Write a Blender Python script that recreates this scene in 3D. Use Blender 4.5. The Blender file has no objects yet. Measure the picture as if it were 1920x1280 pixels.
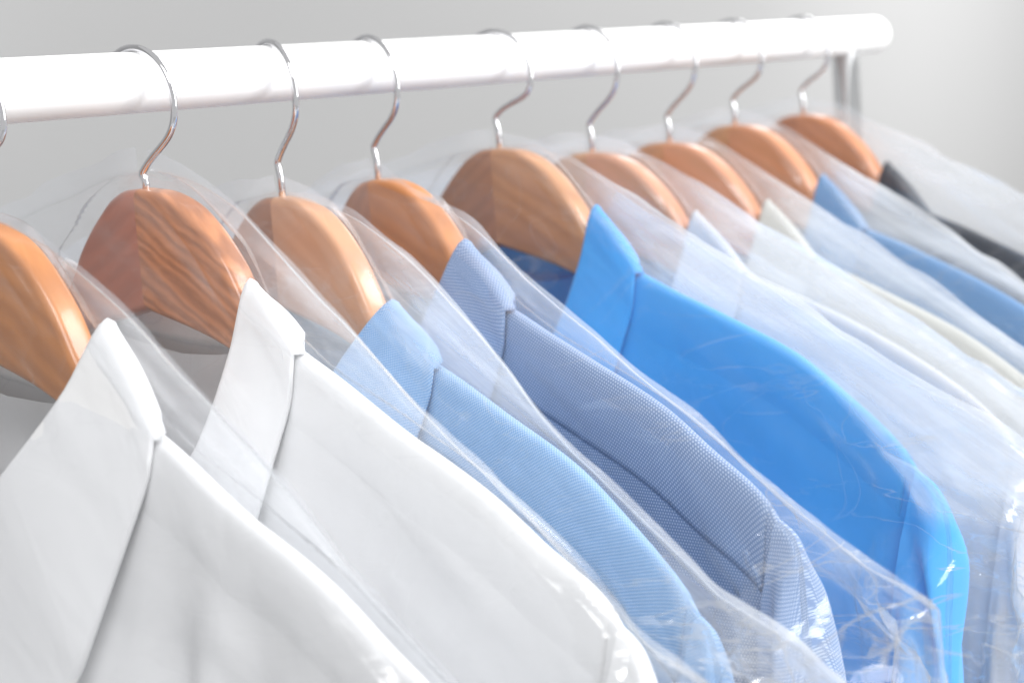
import bpy, math
import numpy as np
from mathutils import Vector, Matrix, Euler

PI = math.pi
scene = bpy.context.scene
COL = scene.collection
H = 1.62                      # height of the rail axis above the floor
RR = 0.012                    # rail radius

# ------------------------------------------------------------------ camera numbers
F_PX, PITCH, ROLL, YAW = 2910.92, 0.166237, -0.079854, 0.836114
CAM = (-0.65033, -0.52083, H - 0.01062)
#        s        yaw      dz       tilt
POSE = [(-0.3602, 0.0472, 0.0034, 0.1095, 0.200),
        (-0.2831, -0.0257, 0.0060, 0.0394, 0.097),
        (-0.2138, -0.1390, -0.0047, 0.0363, -0.110),
        (-0.1562, -0.2111, -0.0029, -0.0560, 0.025),
        (-0.0715, -0.1035, 0.0042, 0.0158, 0.194),
        (0.0022, 0.0131, -0.0042, 0.0432, -0.119),
        (0.0727, -0.0066, -0.0047, 0.0632, -0.089),
        (0.1403, -0.1518, 0.0002, 0.0131, 0.047),
        (0.2187, -0.1799, 0.0010, 0.0202, 0.000)]
BASE = -0.0476


# ------------------------------------------------------------------ helpers
def curve1(pts):
    """smooth 1-D interpolation through (x, y) pairs (monotone-ish cubic)"""
    xs = np.array([p[0] for p in pts], float); ys = np.array([p[1] for p in pts], float)
    h = np.diff(xs); dl = np.diff(ys) / h
    m = np.empty_like(ys); m[0] = dl[0]; m[-1] = dl[-1]
    for i in range(1, len(xs) - 1):
        m[i] = 0 if dl[i-1] * dl[i] <= 0 else 2 / (1 / dl[i-1] + 1 / dl[i])
    def f(x):
        x = np.clip(np.asarray(x, float), xs[0], xs[-1])
        i = np.clip(np.searchsorted(xs, x, side='right') - 1, 0, len(h) - 1)
        t = (x - xs[i]) / h[i]
        return ((2*t**3 - 3*t**2 + 1) * ys[i] + (t**3 - 2*t**2 + t) * h[i] * m[i]
                + (-2*t**3 + 3*t**2) * ys[i+1] + (t**3 - t**2) * h[i] * m[i+1])
    return f

def sm(x, a=0.0, b=1.0):
    t = np.clip((np.asarray(x, float) - a) / (b - a), 0, 1)
    return t * t * (3 - 2 * t)

def tri(x):
    """sharp-creased wave, -1..1"""
    x = np.asarray(x, float) / (2 * PI)
    return 4 * np.abs(x - np.floor(x + 0.5)) - 1

class VNoise:
    """smooth value noise on a lattice"""
    def __init__(self, seed):
        self.t = np.random.RandomState(seed).uniform(-1, 1, (64, 64))
    def __call__(self, x, y):
        x = np.asarray(x, float); y = np.asarray(y, float)
        xi = np.floor(x).astype(int); yi = np.floor(y).astype(int)
        fx = x - xi; fy = y - yi
        fx = fx*fx*(3-2*fx); fy = fy*fy*(3-2*fy)
        g = lambda a, b: self.t[a % 64, b % 64]
        return ((g(xi, yi)*(1-fx) + g(xi+1, yi)*fx)*(1-fy) + (g(xi, yi+1)*(1-fx) + g(xi+1, yi+1)*fx)*fy)

def mesh_obj(name, verts, faces, mat, parent=None, uvs=None, smooth=True, loc=None):
    me = bpy.data.meshes.new(name)
    me.from_pydata([tuple(v) for v in verts], [], [tuple(f) for f in faces])
    if uvs is not None:
        uv = me.uv_layers.new(name='UVMap')
        li = np.empty(len(me.loops), np.int32); me.loops.foreach_get('vertex_index', li)
        uv.data.foreach_set('uv', np.asarray(uvs, np.float32)[li].ravel())
    me.polygons.foreach_set('use_smooth', [smooth] * len(me.polygons))
    me.materials.append(mat)
    me.update()
    o = bpy.data.objects.new(name, me); COL.objects.link(o)
    if parent: o.parent = parent
    if loc: o.location = loc
    return o

def grid_faces(nr, nc, off=0, wrap=False, flip=False):
    out = []
    for i in range(nr - 1):
        for j in range(nc if wrap else nc - 1):
            a = off + i*nc + j; b = off + i*nc + (j+1) % nc
            c = off + (i+1)*nc + (j+1) % nc; d = off + (i+1)*nc + j
            out.append((a, d, c, b) if flip else (a, b, c, d))
    return out

def weld(o, dist=2e-5):
    import bmesh
    bm = bmesh.new(); bm.from_mesh(o.data)
    bmesh.ops.remove_doubles(bm, verts=bm.verts, dist=dist)
    bmesh.ops.recalc_face_normals(bm, faces=bm.faces)
    bm.to_mesh(o.data); bm.free(); o.data.update()
    return o

def tube(pts, r, n=12, cap=True):
    """swept tube; returns verts, faces"""
    P = [Vector(p) for p in pts]; V = []; Fc = []
    up = None
    for i, p in enumerate(P):
        t = (P[min(i+1, len(P)-1)] - P[max(i-1, 0)]).normalized()
        if up is None:
            up = t.orthogonal().normalized()
        up = (up - t * up.dot(t)).normalized(); sd = t.cross(up)
        rr = r[i] if hasattr(r, '__len__') else r
        for k in range(n):
            a = 2*PI*k/n
            V.append(p + (up*math.cos(a) + sd*math.sin(a)) * rr)
    Fc = grid_faces(len(P), n, 0, True)
    if cap:
        Fc.append(tuple(range(n))[::-1]); b = (len(P)-1)*n
        Fc.append(tuple(range(b, b+n)))
    return V, Fc

def empty(name, label, cat, loc, rot=(0, 0, 0), group=None):
    o = bpy.data.objects.new(name, None); COL.objects.link(o)
    o.location = loc; o.rotation_euler = rot; o.empty_display_size = 0.02
    o['label'] = label; o['category'] = cat
    if group: o['group'] = group
    return o

# ------------------------------------------------------------------ materials
def new_mat(name):
    m = bpy.data.materials.new(name); m.use_nodes = True
    nt = m.node_tree; nt.nodes.clear()
    out = nt.nodes.new('ShaderNodeOutputMaterial')
    return m, nt, out
def N(nt, typ, **kw):
    n = nt.nodes.new(typ)
    for k, v in kw.items():
        if k in n.inputs: n.inputs[k].default_value = v
        else: setattr(n, k, v)
    return n
def L(nt, a, b): nt.links.new(a, b)
def math_n(nt, op, a, b=None, c=None):
    n = nt.nodes.new('ShaderNodeMath'); n.operation = op
    for i, v in enumerate((a, b, c)):
        if v is None: continue
        if hasattr(v, 'is_linked') or hasattr(v, 'links'): nt.links.new(v, n.inputs[i])
        else: n.inputs[i].default_value = v
    return n.outputs[0]
def mixc(nt, f, a, b):
    n = nt.nodes.new('ShaderNodeMix'); n.data_type = 'RGBA'
    for s, v in ((n.inputs['Factor'], f), (n.inputs[6], a), (n.inputs[7], b)):
        if hasattr(v, 'links'): nt.links.new(v, s)
        else: s.default_value = v if not isinstance(v, tuple) else (*v, 1) if len(v) == 3 else v
    return n.outputs[2]

def simple(name, col, rough=0.5, metal=0.0, **kw):
    m, nt, out = new_mat(name)
    p = N(nt, 'ShaderNodeBsdfPrincipled'); p.inputs['Base Color'].default_value = (*col, 1)
    p.inputs['Roughness'].default_value = rough; p.inputs['Metallic'].default_value = metal
    for k, v in kw.items(): p.inputs[k].default_value = v
    L(nt, p.outputs[0], out.inputs[0]); return m

def wood_mat(name, light, dark, seed, ring=1.0, contrast=1.0, tilt=-0.5):
    m, nt, out = new_mat(name)
    tc = N(nt, 'ShaderNodeTexCoord')
    mp = N(nt, 'ShaderNodeMapping'); L(nt, tc.outputs['Object'], mp.inputs[0])
    mp.inputs['Location'].default_value = (seed*1.37, seed*0.53, seed*0.91)
    rot = N(nt, 'ShaderNodeMapping'); L(nt, tc.outputs['Object'], rot.inputs[0])
    rot.inputs['Rotation'].default_value = (0.15, tilt + 0.08*math.sin(seed), 0.1)
    L(nt, rot.outputs[0], mp.inputs[0])
    mp.inputs['Scale'].default_value = (11, 60, 62)
    n1 = N(nt, 'ShaderNodeTexNoise', Scale=1.1*ring, Detail=5.0, Roughness=0.6, Distortion=1.2)
    L(nt, mp.outputs[0], n1.inputs['Vector'])
    mp2 = N(nt, 'ShaderNodeMapping'); L(nt, tc.outputs['Object'], mp2.inputs[0])
    L(nt, rot.outputs[0], mp2.inputs[0])
    mp2.inputs['Scale'].default_value = (70, 500, 800)
    n2 = N(nt, 'ShaderNodeTexNoise', Scale=1.0, Detail=3.0, Roughness=0.6)
    L(nt, mp2.outputs[0], n2.inputs['Vector'])
    w = N(nt, 'ShaderNodeTexWave', Scale=0.55*ring, Distortion=7.0, Detail=3.0)
    w.inputs['Detail Scale'].default_value = 1.6
    w.bands_direction = 'Z'
    L(nt, mp.outputs[0], w.inputs['Vector'])
    a = math_n(nt, 'MULTIPLY', w.outputs['Fac'], 0.45)
    b = math_n(nt, 'MULTIPLY_ADD', n1.outputs['Fac'], 0.75, a)
    c = math_n(nt, 'MULTIPLY_ADD', n2.outputs['Fac'], 0.25, b)
    r = N(nt, 'ShaderNodeMapRange'); L(nt, c, r.inputs[0])
    r.inputs[1].default_value = 0.35; r.inputs[2].default_value = 0.35 + 1.1/contrast + (.35 if ring < 1.5 else 0)
    r.inputs[3].default_value = 0.0; r.inputs[4].default_value = 1.0
    colr = mixc(nt, r.outputs[0], light, dark)
    p = N(nt, 'ShaderNodeBsdfPrincipled'); L(nt, colr, p.inputs['Base Color'])
    p.inputs['Roughness'].default_value = 0.34
    p.inputs['Coat Weight'].default_value = 0.35; p.inputs['Coat Roughness'].default_value = 0.12
    bp = N(nt, 'ShaderNodeBump', Strength=0.12, Distance=0.0004); L(nt, n2.outputs['Fac'], bp.inputs['Height'])
    L(nt, bp.outputs[0], p.inputs['Normal'])
    L(nt, p.outputs[0], out.inputs[0]); return m

def fabric_mat(name, col, thread=None, weave='plain', period=0.0005, transl=0.12, seed=0, mottle=.10):
    """woven cotton: two thread colours laid out in the cloth's own UV metres"""
    m, nt, out = new_mat(name)
    uv = N(nt, 'ShaderNodeUVMap'); uv.uv_map = 'UVMap'
    mp = N(nt, 'ShaderNodeMapping'); L(nt, uv.outputs[0], mp.inputs[0])
    s = 1.0/period; mp.inputs['Scale'].default_value = (s, s, s)
    sep = N(nt, 'ShaderNodeSeparateXYZ'); L(nt, mp.outputs[0], sep.inputs[0])
    u, v = sep.outputs[0], sep.outputs[1]
    if weave == 'dots':           # offset rows of pale dots
        row = math_n(nt, 'FLOOR', math_n(nt, 'MULTIPLY', v, 1.15))
        sh = math_n(nt, 'MULTIPLY', math_n(nt, 'MODULO', row, 2.0), 0.5)
        fu = math_n(nt, 'SUBTRACT', math_n(nt, 'FRACT', math_n(nt, 'ADD', u, sh)), 0.5)
        fv = math_n(nt, 'SUBTRACT', math_n(nt, 'FRACT', math_n(nt, 'MULTIPLY', v, 1.15)), 0.5)
        d = math_n(nt, 'SQRT', math_n(nt, 'ADD', math_n(nt, 'POWER', math_n(nt, 'ABSOLUTE', fu), 2.0),
                                      math_n(nt, 'MULTIPLY', math_n(nt, 'POWER', math_n(nt, 'ABSOLUTE', fv), 2.0), 0.75)))
        mr = N(nt, 'ShaderNodeMapRange'); mr.interpolation_type = 'SMOOTHSTEP'
        L(nt, d, mr.inputs[0]); mr.inputs[1].default_value = 0.22; mr.inputs[2].default_value = 0.36
        mr.inputs[3].default_value = 1.0; mr.inputs[4].default_value = 0.0
        fac = mr.outputs[0]
    else:
        su = math_n(nt, 'SINE', math_n(nt, 'MULTIPLY', u, 2*PI))
        sv = math_n(nt, 'SINE', math_n(nt, 'MULTIPLY', v, 2*PI))
        if weave == 'basket':
            q = math_n(nt, 'MULTIPLY', su, sv)
            fac = math_n(nt, 'MULTIPLY_ADD', q, 0.75, 0.5)
        else:
            q = math_n(nt, 'ADD', su, sv)
            fac = math_n(nt, 'MULTIPLY_ADD', q, 0.25, 0.5)
    fac_n = N(nt, 'ShaderNodeClamp'); L(nt, fac, fac_n.inputs[0]); fac = fac_n.outputs[0]
    big = N(nt, 'ShaderNodeTexNoise', Scale=55.0, Detail=4.0, Roughness=0.65)
    L(nt, uv.outputs[0], big.inputs['Vector'])
    base = mixc(nt, fac, col, thread if thread else tuple(min(1, c*1.05) for c in col))
    base = mixc(nt, math_n(nt, 'MULTIPLY', big.outputs['Fac'], mottle), base, tuple(c*0.6 for c in col))
    p = N(nt, 'ShaderNodeBsdfPrincipled'); L(nt, base, p.inputs['Base Color'])
    p.inputs['Roughness'].default_value = 0.85
    p.inputs['Sheen Weight'].default_value = 0.25; p.inputs['Sheen Roughness'].default_value = 0.4
    p.inputs['Specular IOR Level'].default_value = 0.25
    # soft creases and weave relief
    cr = N(nt, 'ShaderNodeTexNoise', Scale=16.0, Detail=3.0, Roughness=0.5, Distortion=0.6)
    mpc = N(nt, 'ShaderNodeMapping'); L(nt, uv.outputs[0], mpc.inputs[0])
    mpc.inputs['Location'].default_value = (seed*3.1, seed*1.7, 0); mpc.inputs['Scale'].default_value = (1.6, 0.8, 1)
    L(nt, mpc.outputs[0], cr.inputs['Vector'])
    b1 = N(nt, 'ShaderNodeBump', Strength=0.5, Distance=0.004); L(nt, cr.outputs['Fac'], b1.inputs['Height'])
    b2 = N(nt, 'ShaderNodeBump', Strength=0.08 if weave == 'plain' else 0.35, Distance=0.0003); L(nt, fac, b2.inputs['Height'])
    L(nt, b1.outputs[0], b2.inputs['Normal']); L(nt, b2.outputs[0], p.inputs['Normal'])
    tr = N(nt, 'ShaderNodeBsdfTranslucent'); L(nt, base, tr.inputs['Color'])
    L(nt, b1.outputs[0], tr.inputs['Normal'])
    mx = N(nt, 'ShaderNodeMixShader'); mx.inputs[0].default_value = transl
    L(nt, p.outputs[0], mx.inputs[1]); L(nt, tr.outputs[0], mx.inputs[2])
    L(nt, mx.outputs[0], out.inputs[0]); return m

def film_mat(name, haze=0.05, graze=0.30, tint=(0.95, 0.975, 1.0), seed=0, gloss=1.0, free=0.2):
    """thin clear polythene: mirror-like at grazing angles, a faint milky scatter"""
    m, nt, out = new_mat(name)
    uv = N(nt, 'ShaderNodeUVMap'); uv.uv_map = 'UVMap'
    # pulled, streaky relief of the film
    mp = N(nt, 'ShaderNodeMapping'); L(nt, uv.outputs[0], mp.inputs[0])
    mp.inputs['Rotation'].default_value = (0, 0, 0.45)
    mp.inputs['Location'].default_value = (seed*2.3, seed*1.1, 0)
    mp.inputs['Scale'].default_value = (7, 34, 1)
    n1 = N(nt, 'ShaderNodeTexNoise', Scale=1.0, Detail=4.0, Roughness=0.55, Distortion=1.0)
    L(nt, mp.outputs[0], n1.inputs['Vector'])
    rid = math_n(nt, 'ABSOLUTE', math_n(nt, 'SUBTRACT', n1.outputs['Fac'], 0.5))
    mp2 = N(nt, 'ShaderNodeMapping'); L(nt, uv.outputs[0], mp2.inputs[0])
    mp2.inputs['Location'].default_value = (seed*1.3, seed*2.9, 0)
    mp2.inputs['Rotation'].default_value = (0, 0, -1.2); mp2.inputs['Scale'].default_value = (10, 17, 1)
    n2 = N(nt, 'ShaderNodeTexNoise', Scale=1.0, Detail=2.0, Roughness=0.5, Distortion=1.5)
    L(nt, mp2.outputs[0], n2.inputs['Vector'])
    rid2 = math_n(nt, 'ABSOLUTE', math_n(nt, 'SUBTRACT', n2.outputs['Fac'], 0.5))
    hgt = math_n(nt, 'ADD', rid, rid2)
    sp = N(nt, 'ShaderNodeSeparateXYZ'); L(nt, uv.outputs[0], sp.inputs[0])
    cm_ = N(nt, 'ShaderNodeMapRange'); cm_.interpolation_type = 'SMOOTHSTEP'; L(nt, sp.outputs[0], cm_.inputs[0])
    cm_.inputs[1].default_value = 0.17; cm_.inputs[2].default_value = 0.25; cm = cm_.outputs[0]      # crumpled shoulder end
    hgt = math_n(nt, 'MULTIPLY', hgt, math_n(nt, 'MULTIPLY_ADD', cm, .4, 1.0))
    bp = N(nt, 'ShaderNodeBump', Strength=0.8, Distance=0.0015); L(nt, hgt, bp.inputs['Height'])
    lw = N(nt, 'ShaderNodeLayerWeight', Blend=0.5)
    fac2 = math_n(nt, 'POWER', lw.outputs['Facing'], 2.2)
    hz = math_n(nt, 'MULTIPLY_ADD', fac2, graze, haze)
    var = N(nt, 'ShaderNodeMapRange'); L(nt, n1.outputs['Fac'], var.inputs[0])
    var.inputs[1].default_value = 0.3; var.inputs[2].default_value = 0.7
    var.inputs[3].default_value = 0.7; var.inputs[4].default_value = 1.3
    fa = N(nt, 'ShaderNodeAttribute'); fa.attribute_name = 'free'
    mp3 = N(nt, 'ShaderNodeMapping'); L(nt, uv.outputs[0], mp3.inputs[0])
    mp3.inputs['Rotation'].default_value = (0, 0, 0.47); mp3.inputs['Location'].default_value = (seed*.7, seed*1.9, 0)
    mp4 = N(nt, 'ShaderNodeMapping'); L(nt, mp3.outputs[0], mp4.inputs[0]); mp4.inputs['Scale'].default_value = (7, 150, 1)
    n3 = N(nt, 'ShaderNodeTexNoise', Scale=1.0, Detail=3.0, Roughness=0.6, Distortion=0.6); L(nt, mp4.outputs[0], n3.inputs['Vector'])
    st = N(nt, 'ShaderNodeMapRange'); L(nt, n3.outputs['Fac'], st.inputs[0])
    st.inputs[1].default_value = .38; st.inputs[2].default_value = .66; st.inputs[3].default_value = .68; st.inputs[4].default_value = 1.38
    hz = math_n(nt, 'MULTIPLY_ADD', math_n(nt, 'MULTIPLY', fa.outputs['Fac'], st.outputs[0]), free, hz)  # streaky haze painted on free film for the light it catches
    hz = math_n(nt, 'MULTIPLY', hz, var.outputs[0])
    def crease(src, w):
        r = N(nt, 'ShaderNodeMapRange'); r.interpolation_type = 'SMOOTHSTEP'; L(nt, src, r.inputs[0])
        r.inputs[1].default_value = 0.0; r.inputs[2].default_value = w; r.inputs[3].default_value = 1.0; r.inputs[4].default_value = 0.0
        return r.outputs[0]
    pat = N(nt, 'ShaderNodeTexNoise', Scale=9.0, Detail=2.0); L(nt, uv.outputs[0], pat.inputs['Vector'])
    pm = N(nt, 'ShaderNodeMapRange'); L(nt, pat.outputs['Fac'], pm.inputs[0]); pm.inputs[1].default_value = .47; pm.inputs[2].default_value = .68
    cre = math_n(nt, 'MULTIPLY', math_n(nt, 'MULTIPLY_ADD', cm, 1.5 if seed > 1 else .8, .5 if seed > 1 else .2), math_n(nt, 'MAXIMUM', crease(rid, .012), crease(rid2, .010)))
    cre = math_n(nt, 'MULTIPLY', cre, math_n(nt, 'MAXIMUM', pm.outputs[0], math_n(nt, 'MULTIPLY', cm, .5)))
    hz = math_n(nt, 'MULTIPLY_ADD', cre, .14, hz)
    tp = N(nt, 'ShaderNodeBsdfTransparent'); tp.inputs[0].default_value = (0.985, 0.99, 1.0, 1)
    df = N(nt, 'ShaderNodeBsdfDiffuse'); df.inputs[0].default_value = (*tint, 1)
    tl = N(nt, 'ShaderNodeBsdfTranslucent'); tl.inputs[0].default_value = (*tint, 1)
    ms = N(nt, 'ShaderNodeMixShader'); ms.inputs[0].default_value = 0.5
    L(nt, df.outputs[0], ms.inputs[1]); L(nt, tl.outputs[0], ms.inputs[2])
    m1 = N(nt, 'ShaderNodeMixShader'); L(nt, hz, m1.inputs[0])
    L(nt, tp.outputs[0], m1.inputs[1]); L(nt, ms.outputs[0], m1.inputs[2])
    lw2 = N(nt, 'ShaderNodeLayerWeight', Blend=0.5); L(nt, bp.outputs[0], lw2.inputs['Normal'])
    fr_ = math_n(nt, 'MULTIPLY_ADD', math_n(nt, 'POWER', lw2.outputs['Facing'], 4.0), 0.70, 0.04)
    gl = N(nt, 'ShaderNodeBsdfGlossy'); L(nt, math_n(nt, 'MULTIPLY_ADD', cm, -.12, .24), gl.inputs['Roughness'])
    L(nt, bp.outputs[0], gl.inputs['Normal'])
    fr_ = math_n(nt, 'MULTIPLY_ADD', cm, .012, fr_)
    m2 = N(nt, 'ShaderNodeMixShader'); L(nt, math_n(nt, 'MULTIPLY_ADD', cre, .22, fr_), m2.inputs[0])
    L(nt, m1.outputs[0], m2.inputs[1]); L(nt, gl.outputs[0], m2.inputs[2])
    L(nt, m2.outputs[0], out.inputs[0]); return m

M_CHROME = simple('chrome_wire', (0.78, 0.78, 0.80), 0.10, 1.0)
M_TUBE = simple('chrome_tube', (0.72, 0.73, 0.74), 0.08, 1.0)
M_RAIL = simple('white_enamel', (0.94, 0.94, 0.94), 0.32, 0.0, **{'Coat Weight': 0.2, 'Coat Roughness': 0.25})
M_BUTTON = simple('button_shell', (0.8, 0.8, 0.78), 0.25)

# ------------------------------------------------------------------ hanger
zt = curve1([(0, 0), (.010, -.0008), (.022, -.0045), (.035, -.0130), (.050, -.0275), (.057, -.0375), (.064, -.0465), (.074, -.0535),
             (.094, -.0655), (.137, -.0820), (.178, -.0980), (.20, -.1095), (.218, -.1215), (.228, -.1310)])
zbt = curve1([(0, -.0485), (.022, -.0540), (.050, -.0615), (.09, -.0800), (.13, -.0960), (.18, -.1150), (.21, -.1330), (.228, -.1365)])

def make_half(side, mat, parent):
    T2 = 0.0064; R = 0.0032
    ycf = curve1([(0, 0), (.035, .0038), (.055, .0034), (.08, .0005), (.15, 0), (.228, -.0005)])
    xs = np.concatenate([np.linspace(0, .075, 26), np.linspace(.08, .21, 20), np.linspace(.214, .228, 8)])
    top = zt(xs); bot = zbt(xs)
    def nrm(z):
        dz = np.gradient(z, xs); n = np.stack([-dz, np.ones_like(dz)], 1)
        return n / np.linalg.norm(n, axis=1)[:, None]
    nt_ = nrm(top); nb = -nrm(bot)
    nt_[0] = (0, 1); nb[0] = (0, -1)
    prof = [(0.0, -T2), ]  # (inset, y) pairs round an edge
    arc = [(R*(1-math.sin(a)), -(T2-R) - R*math.cos(a)) for a in np.linspace(0, PI/2, 6)]
    ring = []
    V = []; UV = []
    for k, x in enumerate(xs):
        row = []; thin = 1 - .38*float(sm(x, .060, .085)) - .27*float(sm(x, .12, .18))
        hh = max((top[k]-bot[k])/2, 1e-4); sc = min(1.0, hh/ (R*1.05))
        yc = float(ycf(x))                              # halves sweep back slightly from the seam
        for (ins, y) in arc:                            # top edge, front to centre
            ins_ = ins*sc
            row.append((x - nt_[k, 0]*ins_*(x > 0), y*thin + yc, top[k] - nt_[k, 1]*ins_))
        for (ins, y) in arc[::-1]:
            ins_ = ins*sc
            row.append((x - nt_[k, 0]*ins_*(x > 0), -y*thin + yc, top[k] - nt_[k, 1]*ins_))
        for (ins, y) in arc:
            ins_ = ins*sc
            row.append((x - nb[k, 0]*ins_*(x > 0), -y*thin + yc, bot[k] - nb[k, 1]*ins_))
        for (ins, y) in arc[::-1]:
            ins_ = ins*sc
            row.append((x - nb[k, 0]*ins_*(x > 0), y*thin + yc, bot[k] - nb[k, 1]*ins_))
        for p in row: V.append((p[0]*side, p[1], p[2]))
    n = 24
    Fc = grid_faces(len(xs), n, 0, True, flip=(side > 0))
    Fc.append(tuple(range(n)) if side > 0 else tuple(range(n))[::-1])
    b = (len(xs)-1)*n
    Fc.append(tuple(range(b, b+n))[::-1] if side > 0 else tuple(range(b, b+n)))
    o = mesh_obj('wooden_arm', V, Fc, mat, parent)
    md = o.modifiers.new('edge', 'EDGE_SPLIT'); md.split_angle = math.radians(50)
    return o

def make_hook(i, parent):
    s, yw, dz, ti, hy = POSE[i]
    R = 0.0222; w = 0.00145
    cz = RR + w - R
    pts = []
    for a in np.linspace(176, -8, 44):
        a = math.radians(a); pts.append((R*math.cos(a), 0, cz + R*math.sin(a)))
    end = pts[-1]
    # S bend back to the neck, then the straight shank
    zb = BASE + dz
    nl = .0065 if i == 1 else .0155
    k1 = (-0.0010, 0, zb + nl)
    P0 = Vector(end); t0 = Vector((-math.sin(math.radians(8)), 0, -math.cos(math.radians(8)))).normalized()
    P3 = Vector(k1); t3 = Vector((-0.25, 0, -1)).normalized()
    d = (P3 - P0).length
    P1 = P0 + t0*d*0.38; P2 = P3 - Vector((-0.70, 0, -0.72))*d*0.42
    for t in np.linspace(0, 1, 22)[1:]:
        q = P0*(1-t)**3 + P1*3*t*(1-t)**2 + P2*3*t*t*(1-t) + P3*t**3
        pts.append(tuple(q))
    A = Vector(k1); B = Vector((0, 0, zb + nl*.5)); C = Vector((0, 0, zb - 0.004))
    A1 = A + Vector((-0.55, 0, -0.8))*0.0022
    for t in np.linspace(0, 1, 9)[1:]:
        q = A*(1-t)**3 + A1*3*t*(1-t)**2 + (B+Vector((-.0002, 0, nl*.2)))*3*t*t*(1-t) + B*t**3
        pts.append(tuple(q))
    pts.append(tuple(C))
    # into the hanger's tilted frame (tilt about its base)
    inv = Euler((0, ti, 0)).to_matrix().inverted(); base = Vector((0, 0, zb))
    sw = Euler((0, 0, hy)).to_matrix()
    loc = [inv @ (sw @ (Vector(p) - base)) for p in pts]
    V, Fc = tube(loc, w, 14)
    o = mesh_obj('hook', V, Fc, M_CHROME, parent)
    return o

def root_tf(i):
    s, yw, dz, ti, hy = POSE[i]
    return (s, 0, H + BASE + dz), (0, ti, yw - PI/2)

WOOD = [  # (near half light/dark, far half light/dark) linear colours
    ((.56, .22, .065), (.27, .095, .035), (.50, .20, .07), (.25, .09, .035)),
    ((.58, .24, .105), (.17, .06, .03), (.50, .15, .07), (.30, .09, .045)),
    ((.62, .33, .185), (.47, .225, .11), (.43, .17, .065), (.26, .095, .038)),
    ((.56, .235, .09), (.36, .135, .05), (.52, .20, .08), (.31, .11, .045)),
    ((.56, .28, .135), (.27, .115, .055), (.48, .21, .10), (.28, .115, .055)),
    ((.60, .27, .145), (.40, .19, .075), (.60, .30, .13), (.38, .17, .07)),
    ((.60, .24, .11), (.42, .18, .06), (.60, .26, .09), (.38, .15, .05)),
    ((.60, .24, .10), (.44, .18, .055), (.62, .28, .09), (.40, .16, .05)),
    ((.58, .22, .08), (.34, .12, .045), (.56, .20, .065), (.32, .10, .035))]
HL = ["orange brown wooden hanger in the frontmost white shirt, cut by the left frame edge",
      "reddish brown wooden hanger with dark wavy grain, holding the second white shirt",
      "pale tan wooden hanger with darker far half, holding the light blue oxford shirt",
      "smooth warm brown wooden hanger with a centre crease, holding the dotted slate blue shirt",
      "brown wooden hanger with mottled grain, holding the vivid azure shirt",
      "light tan wooden hanger directly behind the azure shirt's hanger, holding the pale lavender grey shirt",
      "honey coloured wooden hanger holding the cream shirt",
      "golden brown wooden hanger holding the denim blue shirt",
      "reddish orange wooden hanger beside the chrome post, holding the charcoal shirt"]
for i in range(9):
    loc, rot = root_tf(i)
    h = empty('clothes_hanger', HL[i], 'hanger', loc, rot, 'wooden hangers on the rail')
    w = WOOD[i]
    make_half(+1, wood_mat('hanger_wood', w[0], w[1], i*2+1, 1.0 if i != 1 else 1.9, 1.0), h)
    make_half(-1, wood_mat('hanger_wood', w[2], w[3], i*2+2, tilt=.5), h)
    make_hook(i, h)

# ------------------------------------------------------------------ shirts
ridge0 = curve1([(0, -.0500), (.05, -.0500), (.07, -.0508), (.095, -.0597), (.137, -.0737), (.178, -.0890), (.205, -.1040),
                 (.222, -.1155), (.232, -.1245), (.239, -.1340), (.244, -.1450)])
XM = 0.244
HEM = -0.78

class Shirt:
    def __init__(self, i, mat, p):
        self.i = i; self.p = p; self.mat = mat
        self.n1 = VNoise(100+i); self.n2 = VNoise(200+i)
        rs = np.random.RandomState(i*7+3); self.ph = rs.uniform(0, 6.28, 12)
    def ridge(self, x):
        x = np.abs(x)
        return ridge0(x) + self.p.get('sag', 0.0)*sm(x, .09, .15)*(1-sm(x, .2, .24)) \
            + 0.0012*self.n1(x*28, 3.3)*sm(x, .09, .12)
    def y_at(self, x, z, back=False, folds=True):
        x = np.asarray(x, float); z = np.asarray(z, float); ax = np.abs(x)
        d = np.maximum(self.ridge(x) - z, 0)
        rim = np.sqrt(np.clip(1 - np.exp(-d/.0042), 0, 1))
        if back:
            y = .0047*rim + .0105*sm(d, 0, .13) + .010*np.exp(-(x/.07)**2)*sm(d, 0, .04)
        else:
            y = .0047*rim + .0135*sm(d, 0, .13) + self.p.get('chest', .022)*np.exp(-(x/.072)**2)*sm(d, 0, .06)
        e = np.sqrt(np.clip(1 - (ax/XM)**10, 0, 1))
        y = y*(0.12 + 0.88*e) * np.where(ax >= XM*.9999, 0.0 if True else 1, 1.0)
        if folds:
            ph = self.ph; A = self.p.get('fold', .005)
            g = sm(d, self.p.get('f0', .03), self.p.get('f1', .20))*e*sm(ax, 0.0, .05)
            warp = 1.5*self.n2(x*9, z*5) + 2.2*(d)
            f = np.sin(2*PI*x/.052 + ph[0] + warp) + .6*np.sin(2*PI*x/.031 + ph[1] + 1.4*warp)
            y = y + A*g*f*(0.6 if back else 1.0)
            # shallow drag lines running down from the shoulder
            q = x*0.55 + z
            y = y + .0011*sm(d, .012, .05)*e*self.n1(q*40 + ph[2], (x - z)*10)
            y = np.maximum(y, (.0045*rim + .002*sm(d, .01, .04))*e)
        return y if back else -y

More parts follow.
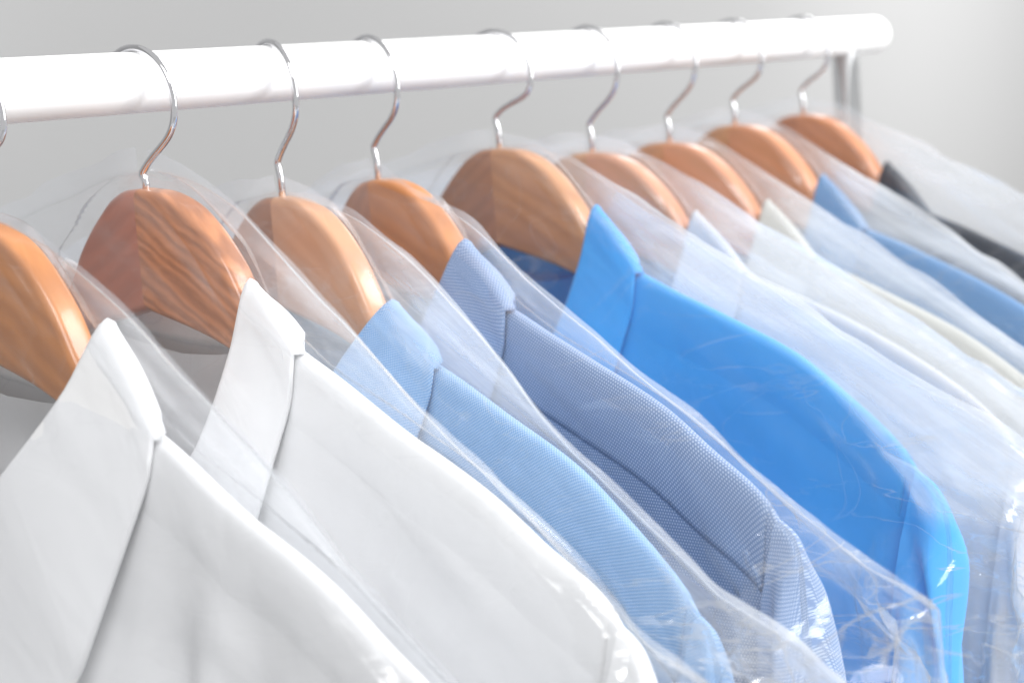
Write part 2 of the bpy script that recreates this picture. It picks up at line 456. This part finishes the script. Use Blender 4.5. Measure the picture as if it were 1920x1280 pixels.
def make_shirt(i, mat, label, p, extra=False):
    S = Shirt(i, mat, p)
    loc, rot = root_tf(i)
    root = empty('dress_shirt', label, 'shirt', loc, rot, 'pressed shirts on the rail')
    # ---- neckline (collar base) on the front and back: z as a function of |x|
    nf = curve1([(0, -.156), (.020, -.148), (.038, -.132), (.052, -.113), (.0625, -.090), (.0675, -.072), (.070, -.0508)])
    nb = curve1([(0, -.069), (.030, -.066), (.052, -.059), (.064, -.054), (.070, -.0508)])
    # ---- body
    xa = np.concatenate([np.linspace(0, .070, 22), np.linspace(.070, .225, 46)[1:], np.linspace(.225, XM, 9)[1:]])
    xs = np.concatenate([-xa[::-1][:-1], xa])
    dd = np.concatenate([0.0065*(1-np.cos(np.linspace(0, PI/2, 7))), np.linspace(.0095, .30, 78), np.linspace(.31, 1, 22)])
    V = []; UV = []; Fc = []
    for back in (False, True):
        off = len(V); ncol = len(xs)
        top = S.ridge(xs)
        nk = np.abs(xs) < .070
        top = np.where(nk, (nb if back else nf)(np.abs(xs)), top)
        for r, d in enumerate(dd):
            if d <= .30: z = top - d
            else:
                t = (d - .30)/.70; z = (top - .30)*(1-t) + HEM*t
            y = S.y_at(xs, z, back)
            dz_ = S.ridge(xs) - z
            w = 1 - .045*sm(dz_, .0, .07)*(1 - sm(dz_, .12, .2)) - .03*sm(-z, .3, .6)
            ex = xs*w
            for k in range(ncol):
                V.append((ex[k], y[k], z[k])); UV.append((ex[k], z[k] + (5 if back else 0)))
        Fc += grid_faces(len(dd), ncol, off, False, back)
    b = mesh_obj('body', V, Fc, mat, root, UV); weld(b, 3e-5)
    # ---- yoke panels, one over each shoulder, a hair proud of the body
    for sd in (1, -1):
        xs_ = np.linspace(.071, .233, 60)
        dl_f = np.concatenate([[0], .0002*1.6**np.arange(9)[1:], np.linspace(.0105, .030, 9)])
        dl_b = np.concatenate([[0], .0002*1.6**np.arange(9)[1:], np.linspace(.0105, .055, 16)])
        q = [(-1, d) for d in dl_f[::-1]] + [(1, d) for d in dl_b[1:]]
        V = []; UV = []; vl = 0; last = None
        for sg_, d in q:
            back = sg_ > 0
            z = S.ridge(xs_) - d
            y = S.y_at(xs_, z, back)
            w = 1 - .045*sm(d, .0, .07)
            if d == 0: y = y*0
            th = .00028 if i in (2, 3) else float(.0004*(1-sm(d, .016, .028)) - .0003*sm(d, .018, .029))
            ny = sg_*float(sm(d, 0, .003)); nz = float(1 - sm(d, 0, .005))
            cur = np.array([y[30], z[30]])
            if last is not None: vl += float(np.linalg.norm(cur - last))
            last = cur
            for k in range(len(xs_)):
                V.append((sd*xs_[k]*w, y[k] + ny*th, z[k] + nz*th)); UV.append((sd*xs_[k], vl + 9))
        o = mesh_obj('yoke', V, grid_faces(len(q), len(xs_), 0, False, sd < 0), mat, root, UV)
        so = o.modifiers.new('cloth', 'SOLIDIFY'); so.thickness = 0.00025; so.offset = 0
    # ---- sleeves
    for sd in (1, -1):
        outer = curve1([(0, 0), (.08, .0055), (.16, .0100), (.26, .0140), (.4, .0170), (.6, .0195), (1, .0220)])
        outz = curve1([(0, -.1308), (.08, -.1345), (.16, -.1440), (.26, -.1680), (.4, -.215), (.6, -.300), (1, -.46)])
        inx = curve1([(0, .220), (.4, .205), (1, .160)]); inz = curve1([(0, -.315), (.4, -.330), (1, -.46)])
        ks = np.concatenate([np.linspace(0, .2, 22), np.linspace(.2, 1, 44)[1:]])
        n = 72; V = []; UV = []; vacc = 0; last = None
        for r, k in enumerate(ks):
            o_ = np.array([.2365 + float(outer(k)), float(outz(k))]); i_ = np.array([float(inx(k)), float(inz(k))])
            c = (o_+i_)/2; maj = (o_-i_)/2; ml = np.linalg.norm(maj)
            if last is not None: vacc += np.linalg.norm(o_ - last)
            last = o_
            bth = .0138 + .0065*sm(k, 0, .35)
            for a in np.arange(n)*2*PI/n:
                ca, sa = math.cos(a), math.sin(a)
                yy = bth*math.copysign(abs(sa)**.62, sa)
                # pinch at the top so that the head meets the shoulder's rounded ridge
                hd = float(sm(ca, .55, 1.0))*(1 - float(sm(k, .02, .35)))
                yy *= (1 - .42*hd)
                m_ = ca*ml
                g = float(sm(k, .01, .28))*p.get('sleeve_fold', 1.0)
                f = math.sin(2*PI*m_/.040 + S.ph[4] + 3*k) + .25*math.sin(2*PI*m_/.023 + S.ph[5] - 2*k)
                puck = .0003*math.sin(2*PI*m_/.0125 + S.ph[6])*(1 - float(sm(k, .0, .22)))
                yy += (.0042*g*f*min(1, abs(sa)*1.6) + puck*abs(sa))*math.copysign(1, sa)
                xo = c[0] + maj[0]*ca; zo = c[1] + maj[1]*ca
                xo += .0026*g*math.sin(9*k + S.ph[7])*max(ca, 0)
                V.append((sd*xo, yy, zo)); UV.append((m_ + (.4 if sa < 0 else 0), vacc + 12))
        # straight part to the cuff
        nk2 = 14
        for q in range(1, nk2):
            t = q/(nk2-1)
            o_ = np.array([.2585 - .004*t, -.46 - .30*t]); i_ = np.array([.160 + .03*t, -.46 - .30*t])
            c = (o_+i_)/2; ml = (o_[0]-i_[0])/2
            for a in np.arange(n)*2*PI/n:
                ca, sa = math.cos(a), math.sin(a)
                yy = .021*math.copysign(abs(sa)**.62, sa)
                f = math.sin(2*PI*ca*ml/.040 + S.ph[4] + 3) + .25*math.sin(2*PI*ca*ml/.023 + S.ph[5] - 2)
                yy += .0042*f*min(1, abs(sa)*1.6)*math.copysign(1, sa)*(1-t)
                V.append((sd*(c[0] + ca*ml), yy, c[1])); UV.append((ca*ml + (.4 if sa < 0 else 0), vacc + 12 + .3*t))
        o = mesh_obj('sleeve', V, grid_faces(len(ks) + nk2 - 1, n, 0, True, sd > 0), mat, root, UV)
    # ---- collar: stand (base -> fold) and turned-down leaf (fold -> edge)
    cs = p.get('cs', 1.0)
    T_ = np.linspace(0, 1, 41)
    tk = [0, .17, .34, .45, .60, .80, 1.0]
    def C3(P, lin=0.0):
        if lin:
            P = [np.array(q) for q in P]
            W = np.stack([np.interp(T_, tk, [q[c] for q in P]) for c in range(3)], 1)
            S_ = C3(P)
            return W*lin + S_*(1-lin)
        fx, fy, fz = (curve1([(t, q[c]) for t, q in zip(tk, P)]) for c in range(3))
        return np.stack([fx(T_), fy(T_), fz(T_)], 1)
    base = C3([(0, .020, -.067), (.036, .018, -.065), (.062, .008, -.055), (.069, -.003, -.053), (.0675, -.010, -.077), (.053, -.026, -.113), (.004, -.041, -.154)])
    fold = C3([(0, .019, -.048), (.034, .017, -.048), (.055, .010, -.0425), (.0645, -.001, -.0305), *p.get('vee', [(.0605, -.0095, -.057), (.0505, -.022, -.093), (.006, -.040, -.134)])], .12)
    edge = C3([(0, .026, -.086), (.042, .021, -.090), (.070, .013, -.084), (.0965, -.001, -.0590), (.0925, -.0115, -.086), (.0855, -.030, -.135), (.070, -.044, -.176)], .88)
    fold = fold*np.array([p.get('fx', 1), 1, 1]) + np.array([0, 0, p.get('fz', 0)])*sm(T_, .2, .4)[:, None]
    edge = edge*np.array([p.get('ex', 1), 1, 1]) + np.array([0, 0, p.get('ez', 0)])*sm(T_, .3, .6)[:, None]
    # keep the leaf's edge outside the cloth it lies on
    for c in range(len(T_)):
        x, y, z = edge[c]
        yf = float(S.y_at(x, z, y > 0)) if z < float(S.ridge(x)) else 0
        if T_[c] > .46: edge[c, 1] = min(y, (yf - .0016)*float(sm(T_[c], .42, .53)))
        elif T_[c] < .42: edge[c, 1] = max(y, yf + .0022)
        edge[c, 2] = z if abs(T_[c]-.45) > .05 else max(z, float(S.ridge(x)) + .0012)
    rows = []
    for t in np.linspace(0, 1, 7): rows.append(base*(1-t) + fold*t)
    out = (edge - fold); 
    # outward direction for the roll of the fold
    hor = edge - base; hor[:, 2] = 0; hor /= np.maximum(np.linalg.norm(hor, axis=1), 1e-6)[:, None]
    rr = .0014
    for a in (35, 80, 125): rows.append(fold + hor*rr*(1-math.cos(math.radians(a))) + np.array([0, 0, rr])*math.sin(math.radians(a)))
    st = fold + hor*rr*2
    for t in np.linspace(0, 1, 15):
        b_ = st*(1-t) + edge*t + hor*(.0012*math.sin(PI*t)) + np.array([0, 0, .0008])*math.sin(PI*t)*sm(T_, .2, .5)[:, None]
        rows.append(b_)
    G = np.stack(rows, 0)
    arc = np.concatenate([[0], np.cumsum(np.linalg.norm(np.diff(G[-6], axis=0), axis=1))])
    varc = np.concatenate([[0], np.cumsum(np.linalg.norm(np.diff(G[:, 22], axis=0), axis=1))])
    V = []; UV = []
    for r in range(G.shape[0]):
        full = [(-G[r, c, 0], G[r, c, 1], G[r, c, 2]) for c in range(len(T_)-1, 0, -1)] + [tuple(G[r, c]) for c in range(len(T_))]
        ua = [-arc[c] for c in range(len(T_)-1, 0, -1)] + [arc[c] for c in range(len(T_))]
        V += full; UV += [(u, varc[r] + 20) for u in ua]
    nc = 2*len(T_) - 1
    o = mesh_obj('collar', V, grid_faces(G.shape[0], nc), mat, root, UV)
    so = o.modifiers.new('cloth', 'SOLIDIFY'); so.thickness = 0.0011; so.offset = 0
    if extra:
        zz = np.linspace(-.150, HEM+.02, 50); V = []; UV = []
        for z in zz:
            for x in np.linspace(-.016, .016, 7):
                V.append((x, float(S.y_at(x, z)) - .0012, z)); UV.append((x, z))
        o = mesh_obj('placket', V, grid_faces(50, 7), mat, root, UV)
        for z in (-.162, -.235, -.32, -.405, -.49, -.575):
            y = float(S.y_at(0, z)) - .0018
            V = []; n = 20
            for (r, dy) in ((.0001, -.0006), (.0042, -.0006), (.0048, -.0016), (.0054, -.0014), (.0056, 0), (.0001, 0)):
                for k in range(n):
                    V.append((r*math.cos(2*PI*k/n), y + dy, z + r*math.sin(2*PI*k/n)))
            mesh_obj('button', V, grid_faces(6, n, 0, True), M_BUTTON, root)
    return S

F = fabric_mat
shirts = [
    (F('white_cotton', (.86, .86, .865), seed=0), "frontmost white dress shirt with a large plain collar, nearest the camera",
     dict(sag=-.005, chest=.030, fold=.006, f0=.008, f1=.09, vee=[(.0575, -.013, -.054), (.040, -.029, -.088), (.005, -.040, -.130)], fz=.003, fx=1.2, ex=1.10, ez=-.003)),
    (F('white_cotton', (.87, .87, .87), seed=1), "second white dress shirt on the red brown dark grained hanger", dict(sag=-.006, fold=.004, fz=-.003, fx=.97, ex=.96)),
    (F('blue_oxford', (.19, .40, .74), (.50, .69, .90), 'basket', .0013, seed=2, mottle=.45), "light blue oxford weave shirt between the white shirts and the dotted slate blue one", dict(fold=.003, fz=-.009, fx=1.17, ex=1.11, vee=[(.0515, -.016, -.053), (.036, -.030, -.088), (.005, -.040, -.130)])),
    (F('dotted_blue', (.21, .305, .505), (.48, .58, .75), 'dots', .0013, seed=3), "slate blue shirt covered in tiny white dots", dict(vee=[(.0555, -.014, -.054), (.040, -.029, -.090), (.005, -.040, -.130)], sag=-.004, fold=.005, sleeve_fold=1.7)),
    (F('azure_cotton', (.075, .42, .90), seed=4, mottle=.3), "vivid azure blue shirt with its collar turned down", dict(fold=.007, sleeve_fold=1.6, fz=.002, ex=.97)),
    (F('lavender_cotton', (.66, .66, .68), seed=5), "pale lavender grey shirt directly behind the azure shirt", dict(fold=.003)),
    (F('cream_cotton', (.63, .63, .585), seed=6), "cream shirt between the lavender grey and denim blue shirts", dict(fold=.003)),
    (F('denim_cotton', (.15, .32, .58), seed=7), "denim blue shirt in front of the charcoal shirt", dict(fold=.004)),
    (F('charcoal_cotton', (.030, .034, .045), seed=8), "dark charcoal shirt at the far end of the rail", dict(fold=.003)),
]
SH = []
for i, (m, lab, p) in enumerate(shirts):
    SH.append(make_shirt(i, m, lab, p, extra=(i == 0)))

# ------------------------------------------------------------------ garment bags
BL = ["clear plastic film bag over the frontmost white shirt",
      "clear film bag with a heat sealed top flap over the second white shirt",
      "crumpled clear film bag over the light blue oxford shirt",
      "clear film bag with glossy crumpled corner over the dotted slate blue shirt",
      "clear film bag stretched tautly over the azure shirt",
      "clear film bag over the pale lavender grey shirt",
      "clear film bag over the cream shirt",
      "clear film bag over the denim blue shirt",
      "clear film bag over the charcoal shirt, last on the rail"]
def make_bag(i, mat, p):
    S = SH[i]
    loc, rot = root_tf(i)
    rs = np.random.RandomState(40+i); nz = VNoise(300+i); nz2 = VNoise(400+i)
    XN, XF = p.get('xn', .300), -.285
    xs = np.concatenate([np.linspace(XF, -.06, 60), np.linspace(-.06, XN, 132)[1:]])
    tab = p.get('tab', [(0, .005), (.02, .0035), (.04, -.001), (.06, -.0085), (.08, -.017), (.105, -.032), (.16, -.064), (.20, -.092), (.24, -.116), (.285, -.140), (.31, -.168)])
    nearf = curve1([(a, b - .0035) for a, b in tab]); apex = p.get('apex', 0.0)
    farf = curve1([(0, .0015), (.02, -.0005), (.07, -.010), (.116, -.021), (.2, -.040), (.29, -.066)])
    def seal(x):
        z = np.where(x > 0, nearf(np.abs(x)), farf(np.abs(x))) + apex*np.exp(-(x/.05)**2)
        return z - .0010*nz(x*40, 1.7) - .0008*nz(x*90, 5.7)*(x > .1)
    rows = np.concatenate([-np.array([1.0, .66, .33]), [0], .16*np.linspace(0, 1, 62)[1:]**1.35, np.linspace(.16, .36, 52)[1:], np.linspace(.36, .9, 26)[1:]])
    root = None
    Vall = []; UVall = []; Fall = []; FR = []
    dirs = [(rs.uniform(0, PI), f_, rs.uniform(0, 6.28)) for f_ in (26, 34, 45, 58, 74, 96, 120)]
    for back in (False, True):
        off = len(Vall)
        for r, d in enumerate(rows):
            flap = np.where(xs > 0, .0035 + .0055*np.exp(-np.abs(xs)/.02), .009)
            z = seal(xs) - (d if d >= 0 else d*flap)
            dpos = max(d, 0)
            if d > .36:
                z = (seal(xs) - .36) + (-.95 - (seal(xs) - .36))*(d-.36)/.54
            # what the film must clear
            ax = np.abs(xs); rg = S.ridge(xs)
            inside = rg - z
            if back:
                yc = np.abs(S.y_at(xs, np.minimum(z, rg), True, False)) + .004
                yc = yc + .010*np.exp(-(xs/.055)**2)*sm(-z, .0, .03)*(1-sm(-z, .08, .12))
                yc = yc*sm(inside, -.006, .003)
            else:
                yc = np.abs(S.y_at(xs, np.minimum(z, rg), False, False)) + .0055
                yc = (yc + .012*np.exp(-((ax-.055)/.045)**2)*sm(-z, .03, .08)*(1-sm(-z, .2, .3)))*sm(inside, -.007, .003)
            wood = .0105*sm(zt(np.minimum(ax, .228)) - z, -.009, -.001)*(ax < .23)
            slev = .0255*sm(ax, .20, .235)*(1-sm(ax, .262, .276))*sm(-z, .128, .18)
            tent = .0012 + .0065*(1-math.exp(-dpos/.012)) + .013*sm(dpos, .03, .16) + .004*sm(dpos, .1, .3)
            edge_n = np.clip((XN - xs)/.05, 0, 1); edge_f = np.clip((xs - XF)/.04, 0, 1)
            e = np.sqrt(1-(1-edge_n)**2)*np.sqrt(1-(1-edge_f)**2)
            y = np.maximum(np.maximum(yc, wood), np.maximum(slev, tent*e))
            y = y + .0006
            y = np.where(xs > .29, np.minimum(y, .02*e + .0005), y)
            if d <= 0: y = np.full_like(xs, .0004)
            # creased film standing free above hanger, collar, shoulder: caught light painted in as haze
            ctop = np.maximum(np.where(ax < .066, zt(ax), -1), rg)
            ctop = np.maximum(ctop, np.where((ax > .058) & (ax < .0965), -.030 - (ax-.0645)*.90, -1))
            free = sm(z - ctop, -.001, .007)*(.18 + .82*sm(xs, .045, .085))
            # wrinkles -------------------------------------------------
            if d > 0:
                sg = 1.7 if back else 0.0
                g = sm(d, 0, .02)*e
                ang = np.arctan2(-(z - .01), np.abs(xs) + .02)
                rad = np.hypot(xs, z)
                w = .0012*tri(ang*26 + 2.0*nz2(xs*14, z*14) + p['ph'] + sg)*sm(rad, .03, .12)*(1 - sm(rad, .22, .34))
                q = z + xs*.5
                w = w + .0013*tri(q*210 + 3.0*nz(xs*10 + sg, q*22) + p['ph']*2)*(1-sm(d, .05, .15))
                crump = 0
                for (a, f, ph) in dirs:
                    crump = crump + (48/f)**.6*tri((xs*math.cos(a) + z*math.sin(a))*f*2.4 + ph + sg + 1.4*nz2(xs*12, z*12))
                k_c = 2.6*p.get('crump', 1.0)*sm(xs, .19, .27)*(1-.5*sm(-z, .3, .5)) + .14
                w = w + .00115*crump*k_c*sm(d, .004, .03)
                w = w + .0028*nz(xs*11 + sg, z*7)*sm(d, .06, .2)
                y = y + (w + .0008*k_c*3)*g
                y = np.maximum(y, np.maximum(yc*.98 if back else yc*.96, wood*.97))
            sgn = 1 if back else -1
            # edge ripple of the free flap
            fl = .0016*nz2(xs*30, 0.5)*(1 if d < 0 else 0)*(-d)
            outx = .004*nz(z*22, 7.7)*(np.clip((xs-.24)/.06, 0, 1)) if d > .02 else 0*xs
            zz = z + (.0015*nz(xs*55, 9.1) if d < -.9 else 0)
            for k in range(len(xs)):
                Vall.append((xs[k] + outx[k], sgn*y[k] + fl[k], zz[k])); UVall.append((xs[k], z[k] + (3 if back else 0)))
            FR.append(free)
        Fall += grid_faces(len(rows), len(xs), off, False, back)
    # leave the hook's slit open at the very top of the flap
    Fall = [f for f in Fall if not (all(abs(Vall[v][0]) < .0055 for v in f) and all(Vall[v][2] > .0 for v in f))]
    # side edges: tie front to back
    n = len(xs); m = len(rows)*n
    for r in range(len(rows)-1):
        for c in (0, n-1):
            a, b = r*n+c, (r+1)*n+c
            Fall.append((a, b, b+m, a+m) if c == 0 else (a, a+m, b+m, b))
    o = mesh_obj('garment_bag', Vall, Fall, mat, None, UVall)
    at = o.data.attributes.new('free', 'FLOAT', 'POINT'); at.data.foreach_set('value', np.concatenate(FR).astype(np.float32))
    o.location = loc; o.rotation_euler = rot
    o['label'] = BL[i]; o['category'] = 'garment bag'; o['group'] = 'clear film bags over the shirts'
    return o

T5 = [(0, .005), (.02, .004), (.04, .000), (.062, -.009), (.105, -.031), (.161, -.056), (.24, -.093), (.284, -.113), (.31, -.145)]
T2 = [(0, .005), (.03, .003), (.052, -.002), (.0775, -.018), (.114, -.042), (.152, -.070), (.20, -.100), (.241, -.127), (.285, -.150), (.31, -.178)]
T3 = [(0, .005), (.03, .001), (.045, -.002), (.085, -.017), (.126, -.043), (.168, -.075), (.206, -.096), (.245, -.117), (.295, -.134), (.31, -.150)]
T4 = [(0, .004), (.0185, -.002), (.04, -.009), (.065, -.0185), (.105, -.0425), (.15, -.069), (.195, -.093), (.2415, -.121), (.2645, -.134), (.307, -.153), (.31, -.160)]
T8 = [(0, .005), (.02, .004), (.04, -.001), (.065, -.0115), (.11, -.0325), (.155, -.054), (.20, -.077), (.243, -.099), (.285, -.120), (.31, -.150)]
BAGP = [dict(ph=.3, haze=.03, graze=.15, crump=.6, free=.10), dict(ph=1.1, tab=T2, haze=.03, graze=.18, crump=.6, apex=.006, free=.12),
        dict(ph=2.2, tab=T3, haze=.04, graze=.22, crump=1.4, free=.20), dict(ph=3.1, tab=T4, haze=.03, graze=.22, crump=1.5, free=.16),
        dict(ph=4.4, tab=T5, haze=.03, graze=.24, crump=1.0, free=.25), dict(ph=5.2, tab=[(a, b - .030*a) for a, b in T8], haze=.10, graze=.30, crump=.9, free=.20),
        dict(ph=.9, tab=[(a, b - .045*a) for a, b in T8], haze=.10, graze=.30, crump=.8, free=.20), dict(ph=1.9, tab=[(a, b - .050*a) for a, b in T8], haze=.06, graze=.26, crump=.8, free=.27),
        dict(ph=2.9, tab=[(a, b + .06*a) for a, b in T8], haze=.05, graze=.26, crump=.7, free=.16)]
for i in range(9):
    p = BAGP[i]
    make_bag(i, film_mat('clear_film', p['haze'], p['graze'], seed=i, free=p['free']), p)

# ------------------------------------------------------------------ rack
rack = empty('clothes_rack', "white clothes rack rail with a chrome post, hung with wooden hangers", 'clothes rack', (0, 0, 0))
X0, X1 = -1.05, 0.322
pts = [(X0, 0, H)] + [(x, 0, H) for x in np.linspace(X0+.01, X1-.010, 60)]
rad = [RR]*len(pts)
for a in np.linspace(8, 88, 8):
    a = math.radians(a); pts.append((X1-.010 + .010*math.sin(a), 0, H)); rad.append(RR*math.cos(a)**.6)
V, Fc = tube(pts, rad, 48)
mesh_obj('rail', V, Fc, M_RAIL, rack)
for x in (0.2745, -1.0):
    V, Fc = tube([(x, 0, H-RR*.6), (x, 0, .9), (x, 0, .04)], .0088, 32)
    mesh_obj('post', V, Fc, M_TUBE, rack)
    V, Fc = tube([(x, -.24, .03), (x, .24, .03)], .011, 24)
    mesh_obj('foot_bar', V, Fc, M_TUBE, rack)

# ------------------------------------------------------------------ wall and floor
def plane(name, mat, pts, kind='structure'):
    o = mesh_obj(name, pts, [(0, 1, 2, 3)], mat, smooth=False); o['kind'] = kind; return o
def plaster(name, col):
    m, nt, out = new_mat(name)
    n = N(nt, 'ShaderNodeTexNoise', Scale=1.6, Detail=5.0, Roughness=0.5)
    tc = N(nt, 'ShaderNodeTexCoord'); L(nt, tc.outputs['Object'], n.inputs['Vector'])
    c = mixc(nt, n.outputs['Fac'], col, tuple(v*.95 for v in col))
    p = N(nt, 'ShaderNodeBsdfPrincipled'); p.inputs['Roughness'].default_value = .9
    L(nt, c, p.inputs['Base Color']); L(nt, p.outputs[0], out.inputs[0]); return m
plane('wall', plaster('grey_plaster', (.29, .29, .29)), [(-3, 1.3, 0), (7, 1.3, 0), (7, 1.3, 3.6), (-3, 1.3, 3.6)])
plane('floor', plaster('pale_floor', (.45, .45, .45)), [(-3, -3, 0), (7, -3, 0), (7, 1.3, 0), (-3, 1.3, 0)])

# ------------------------------------------------------------------ light
def area(name, loc, target, size, power, col=(1, 1, 1), sy=None):
    l = bpy.data.lights.new(name, 'AREA'); l.energy = power; l.size = size; l.color = col
    if sy: l.shape = 'RECTANGLE'; l.size_y = sy
    o = bpy.data.objects.new(name, l); COL.objects.link(o); o.location = loc
    o.rotation_euler = (Vector(target) - Vector(loc)).to_track_quat('-Z', 'Y').to_euler()
    return o
area('softbox_key', (1.0, -1.7, 2.9), (.05, 0, 1.5), 1.2, 74)
area('softbox_side', (1.3, -2.4, 1.9), (.1, 0, 1.55), 1.2, 26)
area('softbox_back', (1.9, .5, 2.6), (.1, 0, 1.5), .8, 14)
area('softbox_front', (-1.2, -1.3, 3.2), (.1, 0, 1.5), 1.0, 33)
area('wall_light_left', (.15, .9, 1.9), (.30, 1.3, 1.8), .3, .9)
area('wall_light', (3.1, .2, 2.1), (3.3, 1.3, 1.5), 1.6, 42)
w = bpy.data.worlds.new('World'); scene.world = w; w.use_nodes = True
bg = w.node_tree.nodes['Background']; bg.inputs[0].default_value = (1.0, 1.0, 1.0, 1); bg.inputs[1].default_value = 0.58

# ------------------------------------------------------------------ camera
fw = Vector((math.sin(YAW)*math.cos(PITCH), math.cos(YAW)*math.cos(PITCH), -math.sin(PITCH)))
rt = Vector((math.cos(YAW), -math.sin(YAW), 0)); up = rt.cross(fw)
c, s_ = math.cos(ROLL), math.sin(ROLL)
rt2 = rt*c + up*s_; up2 = up*c - rt*s_
cam = bpy.data.cameras.new('camera'); co = bpy.data.objects.new('camera', cam); COL.objects.link(co)
co.matrix_world = Matrix(((rt2.x, up2.x, -fw.x, CAM[0]), (rt2.y, up2.y, -fw.y, CAM[1]), (rt2.z, up2.z, -fw.z, CAM[2]), (0, 0, 0, 1)))
cam.sensor_width = 36; cam.lens = F_PX/1920*36; cam.clip_start = .02; cam.clip_end = 100
cam.dof.use_dof = True; cam.dof.focus_distance = 0.585; cam.dof.aperture_fstop = 7.5
scene.camera = co

scene.render.engine = 'CYCLES'
cy = scene.cycles
cy.max_bounces = 10; cy.transparent_max_bounces = 40; cy.diffuse_bounces = 4; cy.glossy_bounces = 4; cy.transmission_bounces = 4
cy.use_denoising = True
try: cy.denoiser = 'OPENIMAGEDENOISE'
except Exception: pass
cy.sample_clamp_indirect = 4
vs = scene.view_settings
vs.view_transform = 'Standard'; vs.look = 'None'; vs.exposure = 0.07; vs.gamma = 1; vs.use_curve_mapping = False
